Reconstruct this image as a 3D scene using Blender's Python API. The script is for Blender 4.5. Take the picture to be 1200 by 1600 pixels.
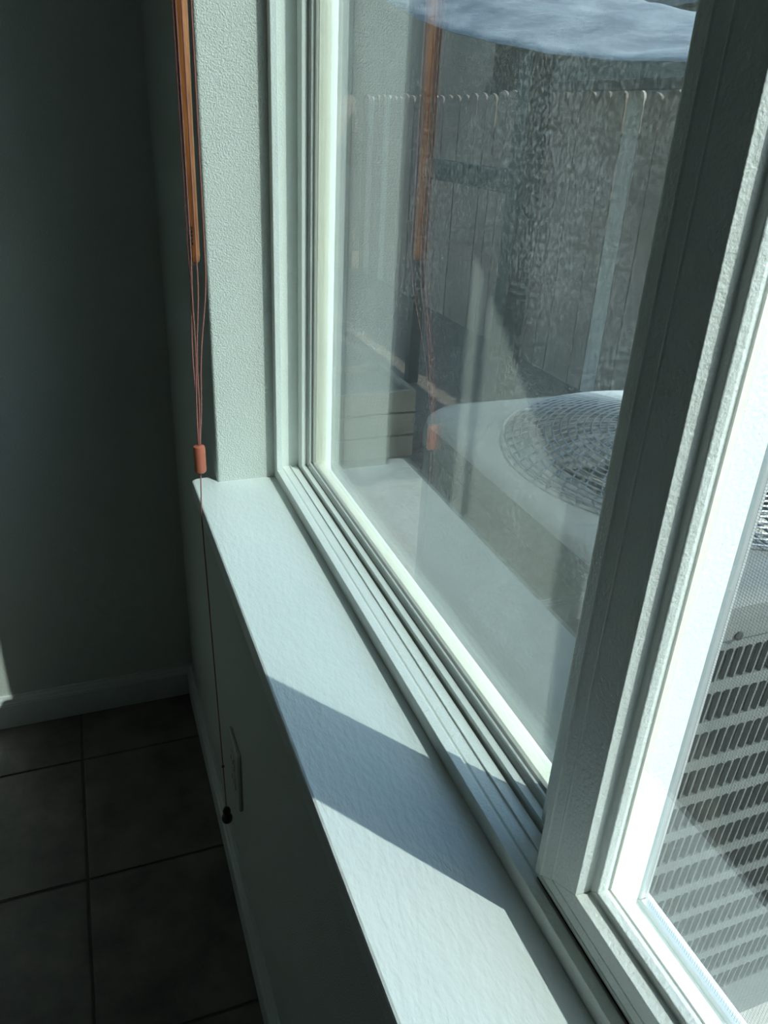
import bpy, bmesh, math, random
from mathutils import Matrix, Vector
random.seed(7)
for o in list(bpy.data.objects): bpy.data.objects.remove(o)
scn = bpy.context.scene
C = scn.collection

# ------------------------------------------------------------------ camera
F_PX = 1221.4
cd = bpy.data.cameras.new('camera'); cam = bpy.data.objects.new('camera', cd); C.objects.link(cam)
cd.sensor_fit = 'VERTICAL'; cd.sensor_height = 24.0; cd.sensor_width = 18.0
cd.lens = 24.0 * F_PX / 1600.0
cd.clip_start = 0.02
R = Matrix(((0.93587778, 0.11763231, -0.33210754),
            (-0.34917423, 0.43544879, -0.82973593),
            (0.04701207, 0.89249481, 0.44860102)))
cam.matrix_world = Matrix.Translation((-0.1452, 0.0, 1.229)) @ R.to_4x4()
scn.camera = cam

# ------------------------------------------------------------------ sky, sun, exposure
EL = math.radians(48.0)
travel = Vector((-0.583 * math.cos(EL), 0.812 * math.cos(EL), -math.sin(EL))).normalized()
w = bpy.data.worlds.new('world'); scn.world = w; w.use_nodes = True
nt = w.node_tree; nt.nodes.clear()
sky = nt.nodes.new('ShaderNodeTexSky'); sky.sky_type = 'NISHITA'; sky.sun_disc = False
sky.sun_elevation = EL; sky.sun_rotation = math.atan2(-travel.x, -travel.y)
bg = nt.nodes.new('ShaderNodeBackground'); bg.inputs['Strength'].default_value = 0.36
wo = nt.nodes.new('ShaderNodeOutputWorld')
tint = nt.nodes.new('ShaderNodeMix'); tint.data_type = 'RGBA'; tint.blend_type = 'MULTIPLY'; tint.inputs[0].default_value = 1.0
tint.inputs[7].default_value = (0.84, 1.0, 0.98, 1)
nt.links.new(sky.outputs[0], tint.inputs[6]); nt.links.new(tint.outputs[2], bg.inputs[0]); nt.links.new(bg.outputs[0], wo.inputs[0])
sd = bpy.data.lights.new('sun_offscreen', 'SUN'); sd.energy = 4.0; sd.angle = 0.0093; sd.color = (0.93, 1.0, 0.955)
so = bpy.data.objects.new('sun_offscreen', sd); C.objects.link(so)
so.rotation_euler = travel.to_track_quat('-Z', 'Y').to_euler(); so.location = (4, -5, 7)
scn.view_settings.view_transform = 'Standard'; scn.view_settings.look = 'None'
scn.view_settings.gamma = 1.0; scn.view_settings.use_curve_mapping = False
scn.view_settings.exposure = 1.06

# ------------------------------------------------------------------ materials
def mat(name, col, rough=0.5, metal=0.0, spec=0.5, noise=None, bump=None, stretch=None, coat=0.0, sss=None, trans=0.0):
    """noise=(scale, amount, colour2)  bump=(scale, distance[m], detail)"""
    m = bpy.data.materials.new(name); m.use_nodes = True
    n = m.node_tree.nodes; l = m.node_tree.links; p = n['Principled BSDF']
    p.inputs['Base Color'].default_value = (*col, 1); p.inputs['Roughness'].default_value = rough
    p.inputs['Metallic'].default_value = metal; p.inputs['Specular IOR Level'].default_value = spec
    p.inputs['Coat Weight'].default_value = coat
    tc = n.new('ShaderNodeTexCoord'); src = tc.outputs['Object']
    if stretch:
        mp = n.new('ShaderNodeMapping'); mp.inputs['Scale'].default_value = stretch[:3]
        if len(stretch) > 3: mp.inputs['Rotation'].default_value = (0, 0, stretch[3])
        l.new(src, mp.inputs[0]); src = mp.outputs[0]
    if noise:
        t = n.new('ShaderNodeTexNoise'); t.inputs['Scale'].default_value = noise[0]; t.inputs['Detail'].default_value = 6
        t.inputs['Roughness'].default_value = 0.65
        l.new(src, t.inputs['Vector'])
        mr = n.new('ShaderNodeMapRange'); mr.inputs[1].default_value = .35; mr.inputs[2].default_value = .65
        mr.inputs[4].default_value = noise[1]; l.new(t.outputs[0], mr.inputs[0])
        mx = n.new('ShaderNodeMix'); mx.data_type = 'RGBA'
        mx.inputs[6].default_value = (*col, 1); mx.inputs[7].default_value = (*noise[2], 1)
        l.new(mr.outputs[0], mx.inputs[0]); l.new(mx.outputs[2], p.inputs['Base Color'])
    if bump:
        t = n.new('ShaderNodeTexNoise'); t.inputs['Scale'].default_value = bump[0]; t.inputs['Detail'].default_value = bump[2]
        l.new(src, t.inputs['Vector'])
        b = n.new('ShaderNodeBump'); b.inputs['Distance'].default_value = bump[1]; b.inputs['Strength'].default_value = 1.0
        l.new(t.outputs[0], b.inputs['Height']); l.new(b.outputs[0], p.inputs['Normal'])
    return m

def glass(name, dust, f0=.05):
    m = bpy.data.materials.new(name); m.use_nodes = True
    n = m.node_tree.nodes; l = m.node_tree.links; n.clear()
    out = n.new('ShaderNodeOutputMaterial')
    lw = n.new('ShaderNodeLayerWeight'); lw.inputs[0].default_value = 0.5
    pw = n.new('ShaderNodeMath'); pw.operation = 'POWER'; pw.inputs[1].default_value = 5
    l.new(lw.outputs['Facing'], pw.inputs[0])
    ma = n.new('ShaderNodeMath'); ma.operation = 'MULTIPLY_ADD'; ma.inputs[1].default_value = 1 - f0; ma.inputs[2].default_value = f0
    l.new(pw.outputs[0], ma.inputs[0])
    tr = n.new('ShaderNodeBsdfTransparent'); tr.inputs[0].default_value = (.955, .975, .965, 1)
    gl = n.new('ShaderNodeBsdfGlossy'); gl.inputs['Roughness'].default_value = 0.0
    m1 = n.new('ShaderNodeMixShader'); l.new(ma.outputs[0], m1.inputs[0]); l.new(tr.outputs[0], m1.inputs[1]); l.new(gl.outputs[0], m1.inputs[2])
    last = m1
    if dust:
        tc = n.new('ShaderNodeTexCoord')
        t1 = n.new('ShaderNodeTexNoise'); t1.inputs['Scale'].default_value = 330; t1.inputs['Detail'].default_value = 2
        t2 = n.new('ShaderNodeTexNoise'); t2.inputs['Scale'].default_value = 5; t2.inputs['Detail'].default_value = 5; t2.inputs['Distortion'].default_value = 1.6
        l.new(tc.outputs['Object'], t1.inputs[0]); l.new(tc.outputs['Object'], t2.inputs[0])
        a = n.new('ShaderNodeMapRange'); a.inputs[1].default_value = .46; a.inputs[2].default_value = .70; a.inputs[3].default_value = .18; a.inputs[4].default_value = 2.4
        b = n.new('ShaderNodeMapRange'); b.inputs[1].default_value = .3; b.inputs[2].default_value = .7; b.inputs[3].default_value = .25; b.inputs[4].default_value = 1.7
        l.new(t1.outputs[0], a.inputs[0]); l.new(t2.outputs[0], b.inputs[0])
        k = n.new('ShaderNodeMath'); k.operation = 'MULTIPLY'; l.new(a.outputs[0], k.inputs[0]); l.new(b.outputs[0], k.inputs[1])
        k2 = n.new('ShaderNodeMath'); k2.operation = 'MULTIPLY'; k2.inputs[1].default_value = dust; l.new(k.outputs[0], k2.inputs[0])
        df = n.new('ShaderNodeBsdfDiffuse'); df.inputs[0].default_value = (.82, .80, .74, 1)
        ts = n.new('ShaderNodeBsdfTranslucent'); ts.inputs[0].default_value = (.82, .80, .74, 1)
        md = n.new('ShaderNodeMixShader'); md.inputs[0].default_value = .5; l.new(df.outputs[0], md.inputs[1]); l.new(ts.outputs[0], md.inputs[2])
        m2 = n.new('ShaderNodeMixShader'); l.new(k2.outputs[0], m2.inputs[0]); l.new(m1.outputs[0], m2.inputs[1]); l.new(md.outputs[0], m2.inputs[2])
        last = m2
    l.new(last.outputs[0], out.inputs[0])
    return m

def fabric(name, col, col2):
    m = mat(name, col, .8, noise=(9, .8, col2), bump=(40, .004, 4), stretch=(1, .35, 2))
    return m

M = dict(
    jamb=mat('wall_paint', (.68, .72, .67), .6, noise=(14, .35, (.64, .68, .63)), bump=(560, .0014, 2)),
    ceil=mat('ceiling_paint', (.68, .70, .68), .8, bump=(180, .0015, 3)),
    trim=mat('trim_paint', (.72, .75, .74), .35, noise=(25, .3, (.66, .69, .68)), bump=(60, .0003, 3)),
    sill=mat('sill_paint', (.75, .81, .79), .32, noise=(30, .4, (.70, .76, .755)), bump=(230, .0007, 4), stretch=(1, .4, 1, .6)),
    vinyl=mat('white_vinyl', (.80, .84, .80), .32, noise=(40, .25, (.70, .74, .69)), bump=(420, .0006, 2)),
    vinyl_out=mat('yellowed_vinyl', (.66, .64, .50), .5, noise=(50, .6, (.60, .57, .42))),
    vinyl2=mat('aged_vinyl', (.74, .72, .58), .4, noise=(60, .6, (.76, .74, .68))),
    spacer=mat('beige_spacer', (.24, .235, .19), .6, noise=(60, .4, (.20, .195, .15))),
    gap_pane_dk=mat('gap_shade_and_pane', (.02, .022, .022), .6),  # near-black: painted shade of the sash gap, and the neighbour's window pane
    tile=mat('slate_tile', (.10, .095, .088), .40, noise=(9, .9, (.21, .19, .165)), bump=(16, .004, 8)),
    grout=mat('grout', (.13, .12, .11), .9, noise=(60, .6, (.09, .08, .07)), bump=(200, .001, 3)),
    plate=mat('plate_plastic', (.62, .63, .58), .35, noise=(30, .2, (.58, .59, .55))),
    slot=mat('slot_black', (.01, .01, .01), .6),
    wood=mat('orange_wood', (.50, .19, .055), .4, noise=(30, 1, (.20, .065, .02)), stretch=(6, 6, .5), bump=(60, .0004, 3)),
    cord=mat('pink_cord', (.34, .13, .11), .7, noise=(300, .5, (.24, .09, .08))),
    conn=mat('terracotta_plastic', (.48, .14, .085), .35, noise=(60, .3, (.42, .12, .075))),
    tassel=mat('dark_tassel', (.03, .018, .012), .4, noise=(60, .3, (.02, .012, .01))),
    mark=mat('black_print', (.01, .01, .01), .6),
    metal=mat('grey_metal', (.118, .122, .112), .7, .05, noise=(12, .5, (.09, .096, .09)), bump=(300, .0003, 2)),
    metal_dk=mat('coil_metal', (.016, .017, .016), .8, .0, noise=(40, .5, (.01, .01, .01))),
    wire=mat('guard_wire', (.10, .115, .13), .35, .6, noise=(30, .3, (.08, .09, .10))),
    blade=mat('fan_blade', (.42, .40, .34), .5, .1, noise=(12, .4, (.36, .34, .29))),
    mesh=mat('screen_wire', (.085, .09, .085), .5, .2, noise=(30, .3, (.08, .085, .08))),
    alu=mat('screen_frame', (.50, .52, .52), .35, .4, noise=(30, .2, (.58, .60, .61))),
    concrete=mat('concrete', (.33, .31, .28), .9, noise=(20, .7, (.24, .23, .21)), bump=(60, .004, 6)),
    ground=mat('gravel_ground', (.18, .14, .11), .95, noise=(26, .9, (.09, .07, .055)), bump=(45, .02, 6)),
    fence=mat('weathered_wood', (.28, .20, .16), .85, noise=(10, .9, (.13, .095, .075)), stretch=(6, 6, .5), bump=(40, .003, 5)),
    fence2=mat('pale_weathered_wood', (.50, .43, .37), .85, noise=(10, .8, (.26, .22, .185)), stretch=(6, 6, .5), bump=(40, .003, 5)),
    planter=mat('raw_pine', (.26, .21, .15), .75, noise=(12, .7, (.17, .13, .09)), stretch=(.6, 6, 6), bump=(40, .002, 4)),
    dark=mat('dark_frame', (.012, .013, .014), .7, noise=(20, .4, (.008, .009, .010)), bump=(60, .001, 3)),
    cloth=fabric('blue_cloth', (.25, .255, .27), (.09, .10, .125)),
    stucco=mat('stucco', (.13, .135, .125), .9, noise=(6, .6, (.10, .105, .10)), bump=(60, .006, 4)),
    shed=mat('dark_shed_paint', (.055, .057, .055), .9, noise=(6, .6, (.04, .042, .04)), bump=(60, .006, 4)),
    roof=mat('grey_shingle', (.16, .17, .165), .9, noise=(16, .7, (.10, .105, .10)), bump=(30, .01, 4)),
    bark=mat('bark', (.10, .075, .05), .9, noise=(20, .7, (.05, .038, .026)), bump=(30, .02, 5)),
    leaf=mat('leaf', (.12, .16, .06), .6, noise=(6, .9, (.05, .08, .035))),
    glass=glass('coated_glass', 0.0, .24),
    glass_d=glass('dusty_glass', 0.05, .12),
    glass_n=glass('lightly_dusty_glass', 0.006, .19),
)

# ------------------------------------------------------------------ helpers
def tag(o, label, cat=None, group=None, kind=None):
    o['label'] = label
    if cat: o['category'] = cat
    if group: o['group'] = group
    if kind: o['kind'] = kind
    return o
def empty(name, loc=(0, 0, 0)):
    o = bpy.data.objects.new(name, None); C.objects.link(o); o.location = loc; o.empty_display_size = .05; return o
def link(name, me, m, parent=None):
    if m is not None and not me.materials: me.materials.append(m)
    o = bpy.data.objects.new(name, me); C.objects.link(o)
    if parent is not None:
        o.parent = parent; o.matrix_parent_inverse = Matrix.Translation(parent.location).inverted()
    return o
def obj(name, bm, m, parent=None, smooth=False, bevel=0, seg=2):
    bmesh.ops.recalc_face_normals(bm, faces=bm.faces)
    if bevel:
        es = [e for e in bm.edges if len(e.link_faces) == 2 and e.calc_face_angle(0) > .5]
        bmesh.ops.bevel(bm, geom=es, offset=bevel, segments=seg, affect='EDGES', profile=.5, clamp_overlap=True)
    me = bpy.data.meshes.new(name); bm.to_mesh(me); bm.free()
    if smooth:
        for f in me.polygons: f.use_smooth = True
    o = link(name, me, m, parent)
    if smooth == 'auto': o.modifiers.new('edge', 'EDGE_SPLIT').split_angle = .6
    return o
def box(bm, x0, x1, y0, y1, z0, z1):
    v = [bm.verts.new(p) for p in ((x0,y0,z0),(x1,y0,z0),(x1,y1,z0),(x0,y1,z0),(x0,y0,z1),(x1,y0,z1),(x1,y1,z1),(x0,y1,z1))]
    for f in ((0,3,2,1),(4,5,6,7),(0,1,5,4),(1,2,6,5),(2,3,7,6),(3,0,4,7)): bm.faces.new([v[i] for i in f])
def boxo(name, m, parent, x0, x1, y0, y1, z0, z1, bevel=0, seg=2):
    bm = bmesh.new(); box(bm, x0, x1, y0, y1, z0, z1); return obj(name, bm, m, parent, bevel=bevel, seg=seg)
def loft(bm, a, b, cap=True):
    """two equal-length closed point lists"""
    va = [bm.verts.new(p) for p in a]; vb = [bm.verts.new(p) for p in b]; n = len(a)
    for i in range(n): bm.faces.new((va[i], va[(i+1) % n], vb[(i+1) % n], vb[i]))
    if cap: bm.faces.new(va[::-1]); bm.faces.new(vb)
def tube(bm, pts, r, seg=8):
    pts = [Vector(p) for p in pts]; rings = []
    rr = r if isinstance(r, (list, tuple)) else [r] * len(pts)
    for i, p in enumerate(pts):
        d = (pts[min(i+1, len(pts)-1)] - pts[max(i-1, 0)]).normalized()
        u = d.orthogonal().normalized() if abs(d.z) < .9 else (Vector((1,0,0)) - d * d.x).normalized()
        v = d.cross(u)
        rings.append([bm.verts.new(p + rr[i] * (math.cos(2*math.pi*k/seg) * u + math.sin(2*math.pi*k/seg) * v)) for k in range(seg)])
    for a, b in zip(rings, rings[1:]):
        for k in range(seg): bm.faces.new((a[k], a[(k+1) % seg], b[(k+1) % seg], b[k]))
    bm.faces.new(rings[0][::-1]); bm.faces.new(rings[-1])
def lathe(bm, prof, c, seg=16):
    rings = []
    for r, z in prof:
        rings.append([bm.verts.new((c[0] + r*math.cos(2*math.pi*k/seg), c[1] + r*math.sin(2*math.pi*k/seg), c[2] + z)) for k in range(seg)])
    for a, b in zip(rings, rings[1:]):
        for k in range(seg): bm.faces.new((a[k], a[(k+1) % seg], b[(k+1) % seg], b[k]))
    bm.faces.new(rings[0][::-1]); bm.faces.new(rings[-1])

# ------------------------------------------------------------------ key sizes (metres; floor z = 0, window wall face x = 0)
SILL = 0.781; Y1 = 0.972; Y0 = -0.45; ZT = 2.03; YE = 1.515; XL = -3.2; YN = -2.2; ZC = 2.44; XO = 0.155

# ================================================================== THE ROOM
fl = boxo('floor', M['grout'], None, XL, 0, YN, YE, -.12, -.0025)
tag(fl, 'dark slate tiled floor with thin grout lines', 'floor', kind='structure')
P = 0.3048; G = .0045
bm = bmesh.new(); box(bm, 0, P - G, 0, P - G, -.012, 0)
bmesh.ops.bevel(bm, geom=[e for e in bm.edges if all(v.co.z > -.001 for v in e.verts)], offset=.0018, segments=2, affect='EDGES')
tile_me = bpy.data.meshes.new('tile'); bm.to_mesh(tile_me); bm.free(); tile_me.materials.append(M['tile'])
def tiles():
    gx0, gy0 = -0.2525, 1.0497
    for i in range(-11, 2):
        for j in range(-11, 3):
            x, y = gx0 + i*P + G/2, gy0 + j*P + G/2
            x1, y1 = min(x + P - G, 0), min(y + P - G, YE)
            if x1 - max(x, XL) < .01 or y1 - max(y, YN) < .01: continue
            if x >= XL and y >= YN and x1 == x + P - G and y1 == y + P - G:
                o = bpy.data.objects.new('tile', tile_me); C.objects.link(o); o.location = (x, y, random.uniform(-.0006, .0004)); o.parent = fl
            else:
                boxo('tile', M['tile'], fl, max(x, XL), x1, max(y, YN), y1, -.012, 0, .0015, 2)
tiles()

def wallpieces(name, label, pieces, m):
    bm = bmesh.new()
    for p in pieces: box(bm, *p)
    return tag(obj(name, bm, m), label, 'wall', kind='structure')
# window wall: below, above, beyond and before the opening
wallpieces('wall_window', 'grey-green painted wall around the window, textured drywall', [
    (0, XO, YN, YE + .12, -.25, SILL - .020),
    (0, XO, YN, YE + .12, ZT, ZC + .1)], M['jamb'])
def jamb(name, label, ya, yb, yr):
    # wall section with a slightly rounded inner corner at the opening
    bm = bmesh.new(); r = .004; s = 1 if yb > ya and yr == ya else -1
    pts = []
    for k in range(6):
        a = k / 5 * math.pi / 2
        pts.append((r - r*math.cos(a), yr + s*(r - r*math.sin(a))))
    far = yb if yr == ya else ya
    poly = [(0, far)] + pts + [(XO, yr), (XO, far)]
    loft(bm, [(x, y, SILL - .020) for x, y in poly], [(x, y, ZT) for x, y in poly])
    return tag(obj(name, bm, M['jamb']), label, 'wall', kind='structure')
jamb('wall_jamb_far', 'sunlit textured drywall return beside the far window frame', Y1, YE + .12, Y1)
jamb('wall_jamb_near', 'drywall section on the near side of the window', YN, Y0, Y0)
wallpieces('wall_far', 'dim grey end wall meeting the window wall', [(XL - .12, 0, YE, YE + .12, -.12, ZC + .1)], M['jamb'])
wallpieces('wall_left', 'plain painted wall opposite the window', [(XL - .12, XL, YN - .12, YE, -.12, ZC + .1)], M['jamb'])
wallpieces('wall_near', 'plain painted wall behind the viewpoint', [(XL, XO, YN - .12, YN, -.25, ZC + .1)], M['jamb'])
tag(boxo('ceiling', M['ceil'], None, XL - .12, XO, YN - .12, YE + .12, ZC, ZC + .1), 'plain painted ceiling', 'ceiling', kind='structure')

# baseboards: profile (thickness out of wall, height)
BP = [(0, 0), (.0135, 0), (.0135, .058), (.0125, .060), (.0125, .0625), (.0105, .0645), (.0085, .070), (.0055, .0745), (.0045, .0775), (0, .0775)]
bm = bmesh.new(); loft(bm, [(XL, YE - t, h) for t, h in BP], [(-t, YE - t, h) for t, h in BP])
tag(obj('baseboard_far', bm, M['trim']), 'white moulded baseboard along the end wall', 'baseboard', kind='structure')
bm = bmesh.new(); loft(bm, [(-t, YE - t, h) for t, h in BP], [(-t, YN, h) for t, h in BP])
tag(obj('baseboard_window', bm, M['trim']), 'white baseboard under the window', 'baseboard', kind='structure')

# sill (stool) with horns and a rounded nose
def sill():
    bm = bmesh.new()
    xn, ya, yb, rc = -.0327, Y0 - .020, Y1 + .020, .009
    def corner(cx, cy, a0):
        return [(cx + rc*math.cos(a0 + k/5*math.pi/2), cy + rc*math.sin(a0 + k/5*math.pi/2)) for k in range(6)]
    poly = [(.080, Y0), (.0, Y0), (0, ya)] + corner(xn + rc, ya + rc, -math.pi/2)[::-1] + corner(xn + rc, yb - rc, math.pi/2)[::-1] + [(0, yb), (0, Y1), (.080, Y1)]
    rings = []
    for ins, z in ((0, SILL - .020), (0, SILL - .0025), (.0008, SILL - .0008), (.0025, SILL)):
        ring = []
        for x, y in poly:
            if x < -.0001: x2 = x + ins; y2 = y + (ins if y < 0 else -ins) * (1 if (y > Y1 or y < Y0) else 0)
            else: x2, y2 = x, y
            ring.append(bm.verts.new((x2, y2, z)))
        rings.append(ring)
    n = len(poly)
    for a, b in zip(rings, rings[1:]):
        for k in range(n): bm.faces.new((a[k], a[(k+1) % n], b[(k+1) % n], b[k]))
    bm.faces.new(rings[0][::-1]); bm.faces.new(rings[-1])
    return tag(obj('trim_1', bm, M['sill']), 'white painted window sill board with rounded nose', 'window sill', kind='structure')
sill()

# ================================================================== THE WINDOW
win = empty('window_1', (.078, Y1, SILL)); tag(win, 'white vinyl sliding window above the painted sill', 'window', kind='structure')
def ring_bars(names, prof, y0, y1, z0, z1, m, parent, skip=(), bevel=.0006):
    """prof: (x, inset at stiles, inset at rails).  Four mitred bars."""
    def pt(p, cy, cz):
        x, s, r = p
        return (x, (y0 + s) if cy == 0 else (y1 - s), (z0 + r) if cz == 0 else (z1 - r))
    res = {}
    for side, (a, b) in dict(bottom=((0,0),(1,0)), far=((1,0),(1,1)), top=((1,1),(0,1)), near=((0,1),(0,0))).items():
        if side in skip: continue
        bm = bmesh.new()
        loft(bm, [pt(p, *a) for p in prof], [pt(p, *b) for p in prof])
        res[side] = obj(names[0 if side in ('bottom','top') else 1], bm, m, parent, bevel=bevel, seg=2)
    return res
# outer frame: inner lip, track, groove, outer ledge
FR = [(.0780, -.012, 0), (.0780, .0155, .0155), (.0858, .0155, .0155), (.0866, .0005, .0122), (.0885, .0005, .0122), (.0892, .0005, .0136),
      (.1092, .0005, .0136), (.1096, .0005, .0085), (.1115, .0005, .0085), (.1115, -.012, 0)]
ring_bars(('frame_rail', 'frame_jamb'), FR, Y0, Y1, SILL, ZT, M['vinyl'], win)
FO = [(.1115, -.012, 0), (.1115, .0115, .0115), (.1120, .012, .012), (.150, .012, .012), (.150, -.012, 0)]
ring_bars(('outer_frame_rail', 'outer_frame_jamb'), FO, Y0, Y1, SILL, ZT, M['vinyl'], win)
# shallow rib along the track
boxo('track_rib', M['vinyl'], win, .0990, .1004, Y0 + .002, Y1 - .002, SILL + .0130, SILL + .0152, .0004, 1)
# fixed far pane: glazing bead profile
FS = 0.240
FB = [(.1117, .006, .009), (.1117, .0195, .0195), (.1176, .0195, .0195), (.1179, .0178, .0178), (.1187, .0178, .0178), (.1190, .0200, .0200),
      (.1218, .0245, .0245), (.1222, .0245, .0245), (.1222, .0180, .0180), (.1250, .0180, .0180), (.1250, .006, .009)]
FBO = [(.1250, .006, .009), (.1250, .0180, .0180), (.1308, .0180, .0180), (.1308, .0230, .0230), (.146, .018, .018), (.146, .006, .009)]
ring_bars(('fixed_rail', 'fixed_stile'), FB, FS, Y1, SILL, ZT, M['vinyl'], win, skip=('near',))
ring_bars(('outer_bead', 'outer_bead'), FBO, FS, Y1, SILL, ZT, M['vinyl_out'], win, skip=('near',))
# thin shiny glazing strip along the glass edge
FG = [(.1208, .0235, .0235), (.1208, .0262, .0262), (.1222, .0268, .0268), (.1222, .0235, .0235)]
ring_bars(('glazing_strip', 'glazing_strip'), FG, FS, Y1, SILL, ZT, M['vinyl'], win, skip=('near',), bevel=0)
# fixed meeting stile
bm = bmesh.new(); poly = [(.1122, .2400), (.1122, .3190), (.1135, .3210), (.1380, .3210), (.1380, .2620), (.1325, .2600), (.1315, .2400)]
loft(bm, [(x, y, SILL + .012) for x, y in poly], [(x, y, ZT - .012) for x, y in poly]); obj('fixed_stile', bm, M['vinyl'], win, bevel=.0008)
boxo('glass_pane', M['glass'], win, .1223, .1247, .316, Y1 - .0185, SILL + .0185, ZT - .0185)
boxo('glass_pane', M['glass_d'], win, .1283, .1307, .316, Y1 - .0185, SILL + .0185, ZT - .0185)
# spacer bar between the two panes
FP = [(.1248, .0190, .0190), (.1248, .0275, .0275), (.1282, .0275, .0275), (.1282, .0190, .0190)]
ring_bars(('spacer_bar', 'spacer_bar'), FP, FS, Y1, SILL, ZT, M['spacer'], win, skip=('near',), bevel=0)
# sliding near sash: (x, stile inset, rail inset)
SY0, SY1, SZ0, SZ1 = -.436, .2850, SILL + .0168, ZT - .010
SS = [(.0872, 0, 0), (.0866, .0060, .0045), (.0858, .0066, .0050), (.0858, .0074, .0058), (.0866, .0080, .0064),
      (.0866, .0170, .0135), (.0861, .0176, .0140), (.0861, .0184, .0148), (.0866, .0190, .0154),
      (.0866, .0405, .0282), (.0952, .0422, .0299), (.0956, .0424, .0302), (.0957, .0472, .0350), (.0962, .0478, .0356), (.1000, .0484, .0364), (.1030, .0486, .0366), (.1045, .0470, .0350),
      (.1108, .0480, .0360), (.1108, 0, 0)]
ring_bars(('sash_rail', 'sash_stile'), SS, SY0, SY1, SZ0, SZ1, M['vinyl'], win, bevel=.0004)
# near-black strip painting in the shade of the gap below the sash
boxo('gap_shade_strip', M['gap_pane_dk'], win, .0885, .1085, SY0, SY1 - .002, SILL + .0128, SILL + .0170)
# yellowed inner seal on the outer side of the sash
SE = [(.1032, .0470, .0350), (.1032, .0500, .0380), (.1075, .0496, .0376), (.1075, .0470, .0350)]
ring_bars(('seal_strip', 'seal_strip'), SE, SY0, SY1, SZ0, SZ1, M['vinyl2'], win, bevel=0)
boxo('glass_pane', M['glass_n'], win, .1004, .1028, SY0 + .044, SY1 - .044, SZ0 + .032, SZ1 - .032)
# insect screen outside the sliding sash
XS = .1440
SF = [(XS - .003, 0, 0), (XS - .003, .0044, .0044), (XS + .003, .0044, .0044), (XS + .003, 0, 0)]
SCY0, SCY1, SCZ0, SCZ1 = -.437, .2505, SILL + .0118, ZT - .0118
ring_bars(('screen_rail', 'screen_stile'), SF, SCY0, SCY1, SCZ0, SCZ1, M['alu'], win, bevel=.0008)
bm = bmesh.new(); wr = .0001; n1 = int((SCY1 - SCY0) / .0017)
def wire(bm, a, b, r):
    d = (Vector(b) - Vector(a)).normalized(); u = Vector((1, 0, 0)); v = d.cross(u)
    pa = [Vector(a) + r*(u*cx + v*cy) for cx, cy in ((1,0),(-.5,.87),(-.5,-.87))]
    loft(bm, pa, [p + Vector(b) - Vector(a) for p in pa], False)
for k in range(n1): wire(bm, (XS, SCY0 + k*.0017 + .001, SCZ0 + .003), (XS, SCY0 + k*.0017 + .001, SCZ1 - .003), wr)
for k in range(int((SCZ1 - SCZ0) / .0017)): wire(bm, (XS + .0002, SCY0 + .003, SCZ0 + k*.0017 + .001), (XS + .0002, SCY1 - .003, SCZ0 + k*.0017 + .001), wr)
sm = obj('screen_mesh', bm, M['mesh'], win); sm['kind'] = 'stuff'; sm['label'] = 'fine grey insect screen mesh'
# exterior flange
FX = [(.146, -.006, -.006), (.146, .010, .010), (.158, .004, .004), (.158, -.006, -.006)]
ring_bars(('outer_flange', 'outer_flange'), FX, Y0, Y1, SILL, ZT, M['vinyl'], win)

# ================================================================== wall plate
op = empty('outlet_plate', (0, .922, .310))
tag(op, 'beige wall outlet cover plate below the window sill', 'outlet')
boxo('plate', M['plate'], op, -.0065, 0, .886, .958, .252, .367, .003, 3)
for zc in (.330, .290):
    bm = bmesh.new(); box(bm, -.0085, -.0055, .908, .936, zc - .013, zc + .013)
    rc_ = obj('receptacle', bm, M['plate'], op, bevel=.002)
    for dy in (-.006, .006): 
        s_ = boxo('slot', M['slot'], rc_, -.0088, -.0080, .922 + dy - .001, .922 + dy + .001, zc - .004, zc + .005)
bm = bmesh.new(); lathe(bm, [(.0035, 0), (.0035, .0012), (.002, .0018)], (0, 0, 0), 12)
bmesh.ops.transform(bm, matrix=Matrix.Translation((-.006, .922, .310)) @ Matrix.Rotation(-math.pi/2, 4, 'Y'), verts=bm.verts)
obj('screw', bm, M['plate'], op)

# ================================================================== wood blind, raised, with its wand and cords
bl = empty('window_blind', (-.03, .28, 2.04)); tag(bl, 'raised orange wooden blind with hanging wand, pink lift cords and terracotta cord joiner', 'blind')
boxo('headrail', M['wood'], bl, -.055, 0, Y0 - .02, Y1 + .02, 2.13, 2.18, .002)
bm = bmesh.new(); box(bm, -.025, .025, Y0 - .015 - .28, Y1 + .015 - .28, -.0013, .0013)
sl_me = bpy.data.meshes.new('slat'); bm.to_mesh(sl_me); bm.free(); sl_me.materials.append(M['wood'])
for k in range(14):
    o = bpy.data.objects.new('slat', sl_me); C.objects.link(o); o.parent = bl; o.location = (0, 0, .0315 + k*.0043)
boxo('bottom_rail', M['wood'], bl, -.055, -.005, Y0 - .015, Y1 + .015, 2.052, 2.0695, .002)
# wand: hexagonal, slightly tapering, rounded end
bm = bmesh.new()
wx, wy = -.0155, .9465   # hangs in front of the slat ends
tube(bm, [(wx, wy, 1.071), (wx, wy, 1.073), (wx, wy, 1.079), (wx - .0003, wy, 1.2), (wx + .0005, wy + .002, 1.4), (wx + .001, wy + .003, 2.14)],
     [.0022, .0042, .0052, .0058, .0080, .0090], 8)
wd = obj('wand', bm, M['wood'], bl)
for k in range(5): boxo('print_mark', M['mark'], wd, wx - .0052, wx - .0020, wy - .0050, wy - .0036, 1.092 + k*.0042, 1.0946 + k*.0042)
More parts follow.
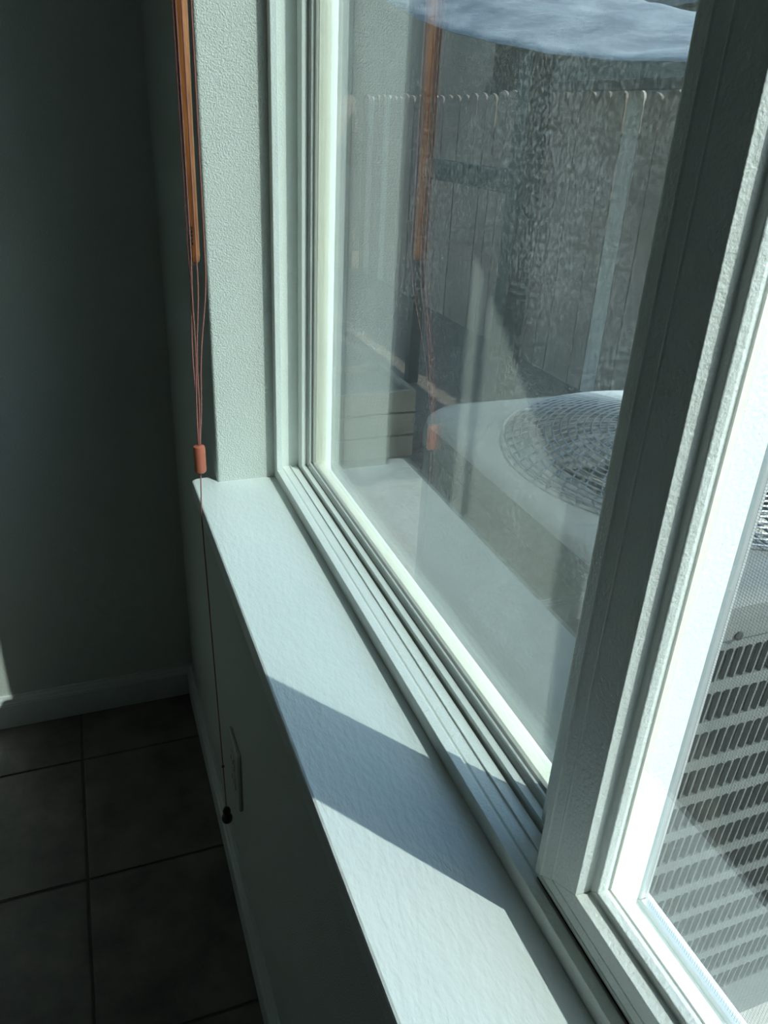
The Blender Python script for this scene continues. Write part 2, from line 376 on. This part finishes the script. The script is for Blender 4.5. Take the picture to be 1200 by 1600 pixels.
# lift cords down to the joiner
jx, jy, jz = -.0318, .893, .868
for x0, y0, ox, oy, bw in ((wx - .0078, wy - .0065, -.004, 0, .001), (wx - .0058, wy - .0092, -.001, -.003, -.0008), (wx - .0010, wy - .0102, .002, -.003, .001), (wx + .0088, wy - .0045, .005, 0, .0012)):
    bm = bmesh.new(); 
    pts = []
    for k in range(28):
        z = 2.14 + (1.08 - 2.14)*k/13 if k < 14 else 1.08 + (jz - .006 - 1.08)*(k - 13)/14
        e = 1 if z >= 1.08 else max(0, (z - jz) / (1.08 - jz)); e2 = e*e*(3 - 2*e)*.4 + e*.6
        b = bw * math.sin(3.0*math.pi*e) if e < 1 else 0
        pts.append((jx + ox*.25 + (x0 - jx)*e2 + b, jy + oy*.25 + (y0 - jy)*e2, z))
    tube(bm, pts, .0008, 6); obj('lift_cord', bm, M['cord'], bl, smooth=True)
bm = bmesh.new(); lathe(bm, [(.0052, 0), (.0068, .0015), (.0072, .004), (.0072, .031), (.0066, .034), (.0046, .035)], (jx, jy, jz - .035), 20)
obj('cord_joiner', bm, M['conn'], bl, smooth='auto')
bm = bmesh.new()
tube(bm, [(jx, jy, jz - .034), (jx - .0012, jy, SILL + .02), (jx - .0022, jy + .001, SILL - .002), (jx - .0018, jy + .001, SILL - .03), (-.030, jy + .001, .55), (-.0265, jy, .352), (-.0262, jy, .345), (-.0250, jy - .001, .262)], .00075, 6)
obj('pull_cord', bm, M['cord'], bl, smooth=True)
bm = bmesh.new(); lathe(bm, [(.001, -.0025), (.0022, -.001), (.0022, .001), (.001, .0025)], (-.0264, jy, .349), 8); obj('cord_knot', bm, M['cord'], bl, smooth=True)
bm = bmesh.new(); lathe(bm, [(.0010, .0300), (.0045, .0285), (.0062, .0240), (.0058, .0195), (.0045, .0172), (.0072, .0140), (.0086, .0085), (.0078, .0030), (.0040, 0)], (-.0250, jy - .001, .234), 16)
obj('cord_tassel', bm, M['tassel'], bl, smooth=True)

# ================================================================== OUTSIDE
GZ = -.25
bm = bmesh.new(); box(bm, XO, 14, -8, 16, GZ - .2, GZ)
tag(obj('ground', bm, M['ground']), 'bare gravelly side yard ground', 'ground', kind='structure')

# ---- air conditioner
AX0, AX1, AY0, AY1, AT = .410, 1.140, .560, 1.285, .755; SK = .058   # SK: depth of the cap skirt
PADZ = GZ + .05
acx, acy = (AX0 + AX1)/2, (AY0 + AY1)/2
tag(boxo('concrete_pad', M['concrete'], None, AX0 - .05, AX1 + .06, AY0 - .05, AY1 + .06, GZ - .01, PADZ, .006), 'grey concrete pad under the air conditioner', 'pad')
ac = empty('air_conditioner', (acx, acy, PADZ)); tag(ac, 'grey outdoor air conditioner unit with louvered sides and round fan guard', 'air conditioner')
def rrect(x0, x1, y0, y1, r, k=8):
    pts = []
    for cx, cy, a0 in ((x1 - r, y1 - r, 0), (x0 + r, y1 - r, 90), (x0 + r, y0 + r, 180), (x1 - r, y0 + r, 270)):
        for i in range(k + 1):
            a = math.radians(a0 + 90*i/k); pts.append((cx + r*math.cos(a), cy + r*math.sin(a)))
    return pts
RC = .10
# base pan
bm = bmesh.new(); q = rrect(AX0, AX1, AY0, AY1, RC); loft(bm, [(x, y, PADZ) for x, y in q], [(x, y, PADZ + .045) for x, y in q]); obj('base_pan', bm, M['metal'], ac, smooth='auto')
# coil block inside
bm = bmesh.new(); q = rrect(AX0 + .03, AX1 - .03, AY0 + .03, AY1 - .03, RC - .03)
n = len(q)
loft(bm, [(x, y, PADZ + .04) for x, y in q], [(x, y, AT - .055) for x, y in q], False); obj('coil', bm, M['metal_dk'], ac)
# top cap with fan opening
def topcap():
    bm = bmesh.new(); FRAD = .318
    K = 12; q = rrect(AX0 - .004, AX1 + .004, AY0 - .004, AY1 + .004, RC + .004, K)
    def off(pts, d):   # shrink toward centre corners
        qq = rrect(AX0 - .004 + d, AX1 + .004 - d, AY0 - .004 + d, AY1 + .004 - d, RC + .004 - d*.6, K); return qq
    ang = [math.atan2(y - acy, x - acx) for x, y in q]
    rings = [[(x, y, AT - SK - .002) for x, y in off(q, .004)], [(x, y, AT - SK + .003) for x, y in q], [(x, y, AT - .030) for x, y in q], [(x, y, AT - .012) for x, y in off(q, .004)],
             [(x, y, AT - .003) for x, y in off(q, .014)], [(x, y, AT) for x, y in off(q, .030)]]
    rings.append([(acx + FRAD*1.06*math.cos(a), acy + FRAD*1.06*math.sin(a), AT + .004) for a in ang])
    rings.append([(acx + FRAD*1.02*math.cos(a), acy + FRAD*1.02*math.sin(a), AT + .012) for a in ang])
    rings.append([(acx + FRAD*math.cos(a), acy + FRAD*math.sin(a), AT + .008) for a in ang])
    rings.append([(acx + FRAD*.985*math.cos(a), acy + FRAD*.985*math.sin(a), AT - .12) for a in ang])
    vs = [[bm.verts.new(p) for p in r] for r in rings]; n = len(q)
    for a, b in zip(vs, vs[1:]):
        for k in range(n): bm.faces.new((a[k], a[(k+1) % n], b[(k+1) % n], b[k]))
    return obj('top_cap', bm, M['metal'], ac, smooth='auto')
topcap(); FRAD = .318
def dome(r): return AT + .012 + .030*(1 - (r/FRAD)**2)
for k in range(22):
    r = .05 + k*(FRAD - .05)/21
    bm = bmesh.new(); N = 56; rw = .0017
    rings = [[bm.verts.new((acx + (r + rw*cx)*math.cos(2*math.pi*i/N), acy + (r + rw*cx)*math.sin(2*math.pi*i/N), dome(r) + rw*cz)) for cx, cz in ((1,0),(0,1),(-1,0),(0,-1))] for i in range(N)]
    for i in range(N):
        a, b = rings[i], rings[(i+1) % N]
        for c in range(4): bm.faces.new((a[c], a[(c+1) % 4], b[(c+1) % 4], b[c]))
    obj('guard_ring', bm, M['wire'], ac)
bm = bmesh.new(); pts = []
for i in range(9):
    r = .05 + i*(FRAD - .05)/8; a = .75*(r/FRAD)
    pts.append((r*math.cos(a), r*math.sin(a), dome(r) - .002 - PADZ))
tube(bm, pts, .0016, 4); bmesh.ops.recalc_face_normals(bm, faces=bm.faces)
rib_me = bpy.data.meshes.new('guard_rib'); bm.to_mesh(rib_me); bm.free(); rib_me.materials.append(M['wire'])
for k in range(64):
    o = bpy.data.objects.new('guard_rib', rib_me); C.objects.link(o); o.parent = ac; o.rotation_euler = (0, 0, 2*math.pi*k/64)
bm = bmesh.new(); lathe(bm, [(.052, 0), (.052, .006), (.04, .010)], (acx, acy, dome(0) - .012), 24); obj('guard_hub', bm, M['metal'], ac)
bm = bmesh.new(); lathe(bm, [(.07, 0), (.075, .02), (.075, .12), (.06, .14)], (acx, acy, AT - .24), 20); obj('fan_motor', bm, M['metal_dk'], ac, smooth='auto')
# shroud disc under the fan
bm = bmesh.new(); lathe(bm, [(.31, 0), (.31, .01)], (acx, acy, AT - .32), 40); obj('fan_shroud', bm, M['metal_dk'], ac)
bm = bmesh.new()
N = 7; top = []
for i in range(N):
    r = .06 + i*.04; tw = math.radians(38 - 2.5*i); hw = .045 + .012*i
    for s in (-1, 1): top.append((r, s*hw*math.cos(tw), s*hw*math.sin(tw)))
v = [bm.verts.new(p) for p in top] ; v2 = [bm.verts.new((p[0], p[1], p[2] + .003)) for p in top]
for i in range(N - 1):
    bm.faces.new((v[2*i], v[2*i+1], v[2*i+3], v[2*i+2])); bm.faces.new((v2[2*i], v2[2*i+2], v2[2*i+3], v2[2*i+1]))
    for a, b in ((2*i, 2*i+2), (2*i+3, 2*i+1)): bm.faces.new((v[a], v[b], v2[b], v2[a]))
bm.faces.new((v[0], v2[0], v2[1], v[1])); bm.faces.new((v[2*N-2], v[2*N-1], v2[2*N-1], v2[2*N-2]))
bmesh.ops.recalc_face_normals(bm, faces=bm.faces)
bme = bpy.data.meshes.new('fan_blade'); bm.to_mesh(bme); bm.free(); bme.materials.append(M['blade'])
for k in range(5):
    o = bpy.data.objects.new('fan_blade', bme); C.objects.link(o); o.parent = ac; o.location = (0, 0, AT - .13 - PADZ); o.rotation_euler = (0, 0, .5 + 2*math.pi*k/5)
# corner posts
for cx, cy, a0 in ((AX1 - RC, AY1 - RC, 0), (AX0 + RC, AY1 - RC, 90), (AX0 + RC, AY0 + RC, 180), (AX1 - RC, AY0 + RC, 270)):
    bm = bmesh.new(); arc = [math.radians(a0 - 1 + 92*i/8) for i in range(9)]
    poly = [(cx + RC*math.cos(a), cy + RC*math.sin(a)) for a in arc] + [(cx + (RC - .004)*math.cos(a), cy + (RC - .004)*math.sin(a)) for a in arc[::-1]]
    loft(bm, [(x, y, PADZ + .03) for x, y in poly], [(x, y, AT - SK + .006) for x, y in poly]); obj('corner_post', bm, M['metal'], ac, smooth='auto')
# louvered panel: real rounded slots with depth
def louver_mesh(W, H, cw, ch, rows, cols, x0, z0):
    bm = bmesh.new()
    def q(pts): bm.faces.new([bm.verts.new(p) for p in pts])
    t = .008
    # border strips
    xe = x0 + cols*cw; ze = z0 + rows*ch
    for a, b, c, d in ((0, W, 0, z0), (0, W, ze, H), (0, x0, z0, ze), (xe, W, z0, ze)):
        if b - a > 1e-5 and d - c > 1e-5: q(((a, 0, c), (b, 0, c), (b, 0, d), (a, 0, d)))
    hx, hz, r = cw*.43, ch*.365, cw*.32
    for i in range(cols):
        for j in range(rows):
            ox, oz = x0 + (i + .5)*cw, z0 + (j + .5)*ch
            hole = []
            for sx, sz in ((1, 1), (-1, 1), (-1, -1), (1, -1)):
                rr = r if (sx, sz) in ((-1, 1), (1, 1)) else r*.5
                a0 = {(1,1): 0, (-1,1): 90, (-1,-1): 180, (1,-1): 270}[(sx, sz)]
                for a in (a0, a0 + 45, a0 + 90):
                    hole.append((ox + sx*(hx - rr) + rr*math.cos(math.radians(a)) + cw*.10*(sz), oz + sz*(hz - rr) + rr*math.sin(math.radians(a))))
            cell = [(ox + cw/2, oz + ch/2), (ox - cw/2, oz + ch/2), (ox - cw/2, oz - ch/2), (ox + cw/2, oz - ch/2)]
            hv = [bm.verts.new((x, 0, z)) for x, z in hole]; hb = [bm.verts.new((x + .002, t, z - .002)) for x, z in hole]
            cv = [bm.verts.new((x, 0, z)) for x, z in cell]
            for c in range(4):
                h = hv[3*c:3*c+3]; bm.faces.new((cv[c], h[1], h[0])); bm.faces.new((cv[c], h[2], h[1]))
                bm.faces.new((cv[c], cv[(c+1) % 4], hv[(3*c+3) % 12], h[2]))
            for k in range(12): bm.faces.new((hv[k], hv[(k+1) % 12], hb[(k+1) % 12], hb[k]))
    bmesh.ops.remove_doubles(bm, verts=bm.verts, dist=1e-5); bmesh.ops.recalc_face_normals(bm, faces=bm.faces)
    me = bpy.data.meshes.new('louver_panel'); bm.to_mesh(me); bm.free(); me.materials.append(M['metal']); return me
PW = (AX1 - AX0) - 2*RC; PH = (AT - SK) - (PADZ + .040)
CW, CH = .0146, .0655; cols = int(PW / CW); rows = int((PH - .01) / CH)
lm = louver_mesh(PW, PH, CW, CH, rows, cols, (PW - cols*CW)/2, PH - rows*CH - .006)
boxo('service_panel', M['metal'], ac, AX0 + .001, AX0 + .004, AY0 + RC, AY1 - RC, PADZ + .04, AT - SK)
for (lx, ly, rz) in ((AX0 + RC, AY0 + .001, 0), (AX1 - RC, AY1 - .001, 180), (AX1 - .001, AY0 + RC, 90)):
    o = bpy.data.objects.new('louver_panel', lm); C.objects.link(o); o.parent = ac
    o.location = (lx - acx, ly - acy, .040); o.rotation_euler = (0, 0, math.radians(rz))
# corner slots on the near left corner: thin stamped ribs
for k in range(rows):
    bm = bmesh.new(); z = PADZ + .04 + PH - .006 - (k + .5)*CH
    arc = [math.radians(184 + 82*i/8) for i in range(9)]
    for i in range(0, 8):
        a = (arc[i] + arc[i+1])/2; da = .042
        pl = [(RC + .0002, a - da), (RC + .0002, a + da), (RC + .0016, a + da), (RC + .0016, a - da)]
        pts = [(AX0 + RC + r*math.cos(t), AY0 + RC + r*math.sin(t)) for r, t in pl]
        loft(bm, [(x, y, z - .023) for x, y in pts], [(x, y, z + .023) for x, y in pts])
    obj('corner_slots', bm, M['metal_dk'], ac)
bm = bmesh.new(); lathe(bm, [(.006, 0), (.006, .002), (.003, .003)], (0, 0, 0), 10)
bmesh.ops.transform(bm, matrix=Matrix.Translation((.535, AY0 - .0045, AT - SK + .008)) @ Matrix.Rotation(math.pi/2, 4, 'X'), verts=bm.verts); obj('screw', bm, M['metal_dk'], ac)

# ---- fences
def picket_mesh(name, H, W=.142, T=.016):
    bm = bmesh.new(); prof = [(-W/2, 0), (W/2, 0), (W/2, H - .045)]
    for k in range(7):
        a = math.pi*k/6; prof.append((W/2*math.cos(a)*.98, H - .045 + .045*math.sin(a)))
    prof.append((-W/2, H - .045))
    loft(bm, [(0, y, z) for y, z in prof], [(T, y, z) for y, z in prof]); bmesh.ops.recalc_face_normals(bm, faces=bm.faces)
    me = bpy.data.meshes.new(name); bm.to_mesh(me); bm.free(); return me
FH = 1.69
fx = 2.755
fe = empty('wooden_fence', (fx, 4, GZ)); tag(fe, 'weathered grey picket fence running along the side yard', 'fence')
pm = picket_mesh('picket', FH); pm.materials.append(M['fence']); pm2 = pm.copy(); pm2.materials.clear(); pm2.materials.append(M['fence2'])
k = 0; y = -1.0
while y < 8.2:
    y += .150
    o = bpy.data.objects.new('picket', pm2 if abs(y - 3.95) < .08 or random.random() < .12 else pm); C.objects.link(o); o.parent = fe
    o.location = (random.uniform(-.004, .004), y - 4, random.uniform(-.02, .005)); o.rotation_euler = (random.uniform(-.006, .006), 0, random.uniform(-.02, .02))
for z in (.25, .85, 1.40): boxo('rail', M['fence'], fe, fx + .016, fx + .055, -.9, 8.35, GZ + z, GZ + z + .085)
for yy in (-.6, 1.8, 4.2, 6.6): boxo('post', M['fence'], fe, fx + .055, fx + .145, yy, yy + .09, GZ - .05, GZ + FH - .05)
cy = 8.46
fc = empty('wooden_fence', (1.4, cy, GZ)); tag(fc, 'short weathered cross fence closing the end of the side yard', 'fence')
for i in range(17):
    o = bpy.data.objects.new('picket', pm); C.objects.link(o); o.parent = fc; o.location = (-1.17 + i*.150, 0, random.uniform(-.02, .005)); o.rotation_euler = (0, 0, math.pi/2)
for z in (.30, 1.35): boxo('rail', M['fence'], fc, 0.17, fx - .03, cy + .002, cy + .042, GZ + z, GZ + z + .085)

# ---- timber planter box beyond the air conditioner
pb = empty('planter_box', (1.12, 3.4, GZ)); tag(pb, 'sunlit raw timber planter box on the ground beyond the air conditioner', 'planter')
px0, px1, py0, py1 = .90, 1.30, 3.28, 3.75
for k in range(3):
    z0 = GZ + .002 + k*.115; z1 = z0 + .105
    boxo('board', M['planter'], pb, px0, px1, py0, py0 + .025, z0, z1, .003); boxo('board', M['planter'], pb, px0, px1, py1 - .025, py1, z0, z1, .003)
    boxo('board', M['planter'], pb, px0, px0 + .025, py0 + .025, py1 - .025, z0, z1, .003); boxo('board', M['planter'], pb, px1 - .025, px1, py0 + .025, py1 - .025, z0, z1, .003)
boxo('soil', M['ground'], pb, px0 + .025, px1 - .025, py0 + .025, py1 - .025, GZ, GZ + .30)

# ---- dark post frame carrying a blue fabric canopy
cp = empty('patio_canopy', (2.0, 3.6, GZ)); tag(cp, 'blue fabric patio canopy sagging on a dark post frame', 'canopy')
for (x, y, h, r) in ((1.76, 3.30, 1.52, .055), (1.76, 4.42, 1.70, .035), (2.62, 2.40, 1.50, .04), (2.62, 4.79, 1.80, .04)):
    boxo('post', M['dark'], cp, x - r, x + r, y - r, y + r, GZ, h, .006)
boxo('beam', M['dark'], cp, 1.735, 1.785, 3.30, 4.42, .95, 1.05, .004)
boxo('beam', M['dark'], cp, 2.58, 2.66, 2.40, 4.79, 1.42, 1.47, .004)
bm = bmesh.new(); NY, NX = 56, 24; grid = {}
for i in range(NY + 1):
    for j in range(NX + 1):
        t, s = i/NY, j/NX
        y = 1.75 + 3.3*t; x = 1.60 + 1.10*s
        hem = 1.405 + .035*(y - 2.19) + .042*(y - 2.19)**2
        arch = max(.06, .13 + .08*(y - 2.2))*math.sin(math.pi*(.02 + .80*s))**.8
        rip = .016*math.sin(22*s + 5*t) + .008*math.sin(16*t + 5*s) + .006*math.sin(47*t - 11*s)
        grid[i, j] = bm.verts.new((x, y, hem + arch + rip*min(1, s*8 + .25)))
    # short hanging hem
for i in range(NY):
    for j in range(NX): bm.faces.new((grid[i, j], grid[i+1, j], grid[i+1, j+1], grid[i, j+1]))
o = obj('canopy_fabric', bm, M['cloth'], cp, smooth=True); o.modifiers.new('thick', 'SOLIDIFY').thickness = .004

ng = empty('garden_shed', (2.3, 11, GZ)); tag(ng, 'grey shed with low pitched roof behind the cross fence', 'shed')
boxo('wall', M['shed'], ng, -.6, 4.8, 9.6, 12.5, GZ, 2.9)
bm = bmesh.new(); prof = [(9.3, 2.85), (11, 3.6), (12.8, 2.85), (12.8, 2.95), (11, 3.72), (9.3, 2.95)]
loft(bm, [(-.9, y, z) for y, z in prof], [(5.05, y, z) for y, z in prof]); obj('roof', bm, M['roof'], ng)
# ---- neighbour house and tree beyond the fence
nh = empty('neighbour_house', (8, 5, GZ)); tag(nh, 'grey-green neighbouring house with shingled roof beyond the fence', 'house')
boxo('wall', M['stucco'], nh, 5.6, 10.5, -1.5, 12.0, GZ, 2.35)
bm = bmesh.new(); prof = [(5.1, 2.25), (8.05, 3.5), (11, 2.25), (11, 2.37), (8.05, 3.64), (5.1, 2.37)]
loft(bm, [(x, -1.9, z) for x, z in prof], [(x, 12.2, z) for x, z in prof]); obj('roof', bm, M['roof'], nh)
bm = bmesh.new(); box(bm, 5.57, 5.61, 5, 6.2, .7, 1.9); wn = obj('window', bm, M['alu'], nh)
boxo('pane', M['gap_pane_dk'], wn, 5.55, 5.575, 5.06, 6.14, .76, 1.84)
tr = empty('leafy_tree', (4.2, 3.4, GZ)); tag(tr, 'leafy green tree behind the side yard fence', 'tree')
bm = bmesh.new(); tube(bm, [(4.2, 3.4, GZ), (4.22, 3.42, .8), (4.18, 3.45, 1.8), (4.25, 3.4, 2.6)], [.10, .08, .06, .03], 10); obj('trunk', bm, M['bark'], tr)
bm = bmesh.new()
for k in range(2600):
    d = Vector((random.gauss(0, 1), random.gauss(0, 1), random.gauss(0, 1))).normalized() * random.uniform(.55, 1)**.5
    c = Vector((4.25 + .75*d.x, 3.4 + .95*d.y, 2.75 + .75*d.z)); s = random.uniform(.03, .055)
    a = Vector((random.uniform(-1, 1), random.uniform(-1, 1), random.uniform(-1, 1))).normalized(); b = a.orthogonal().normalized()
    bm.faces.new([bm.verts.new(c + p) for p in (a*s*1.7, b*s*.7, -a*s*1.7, -b*s*.7)])
fo = obj('foliage', bm, M['leaf'], tr); fo['kind'] = 'stuff'
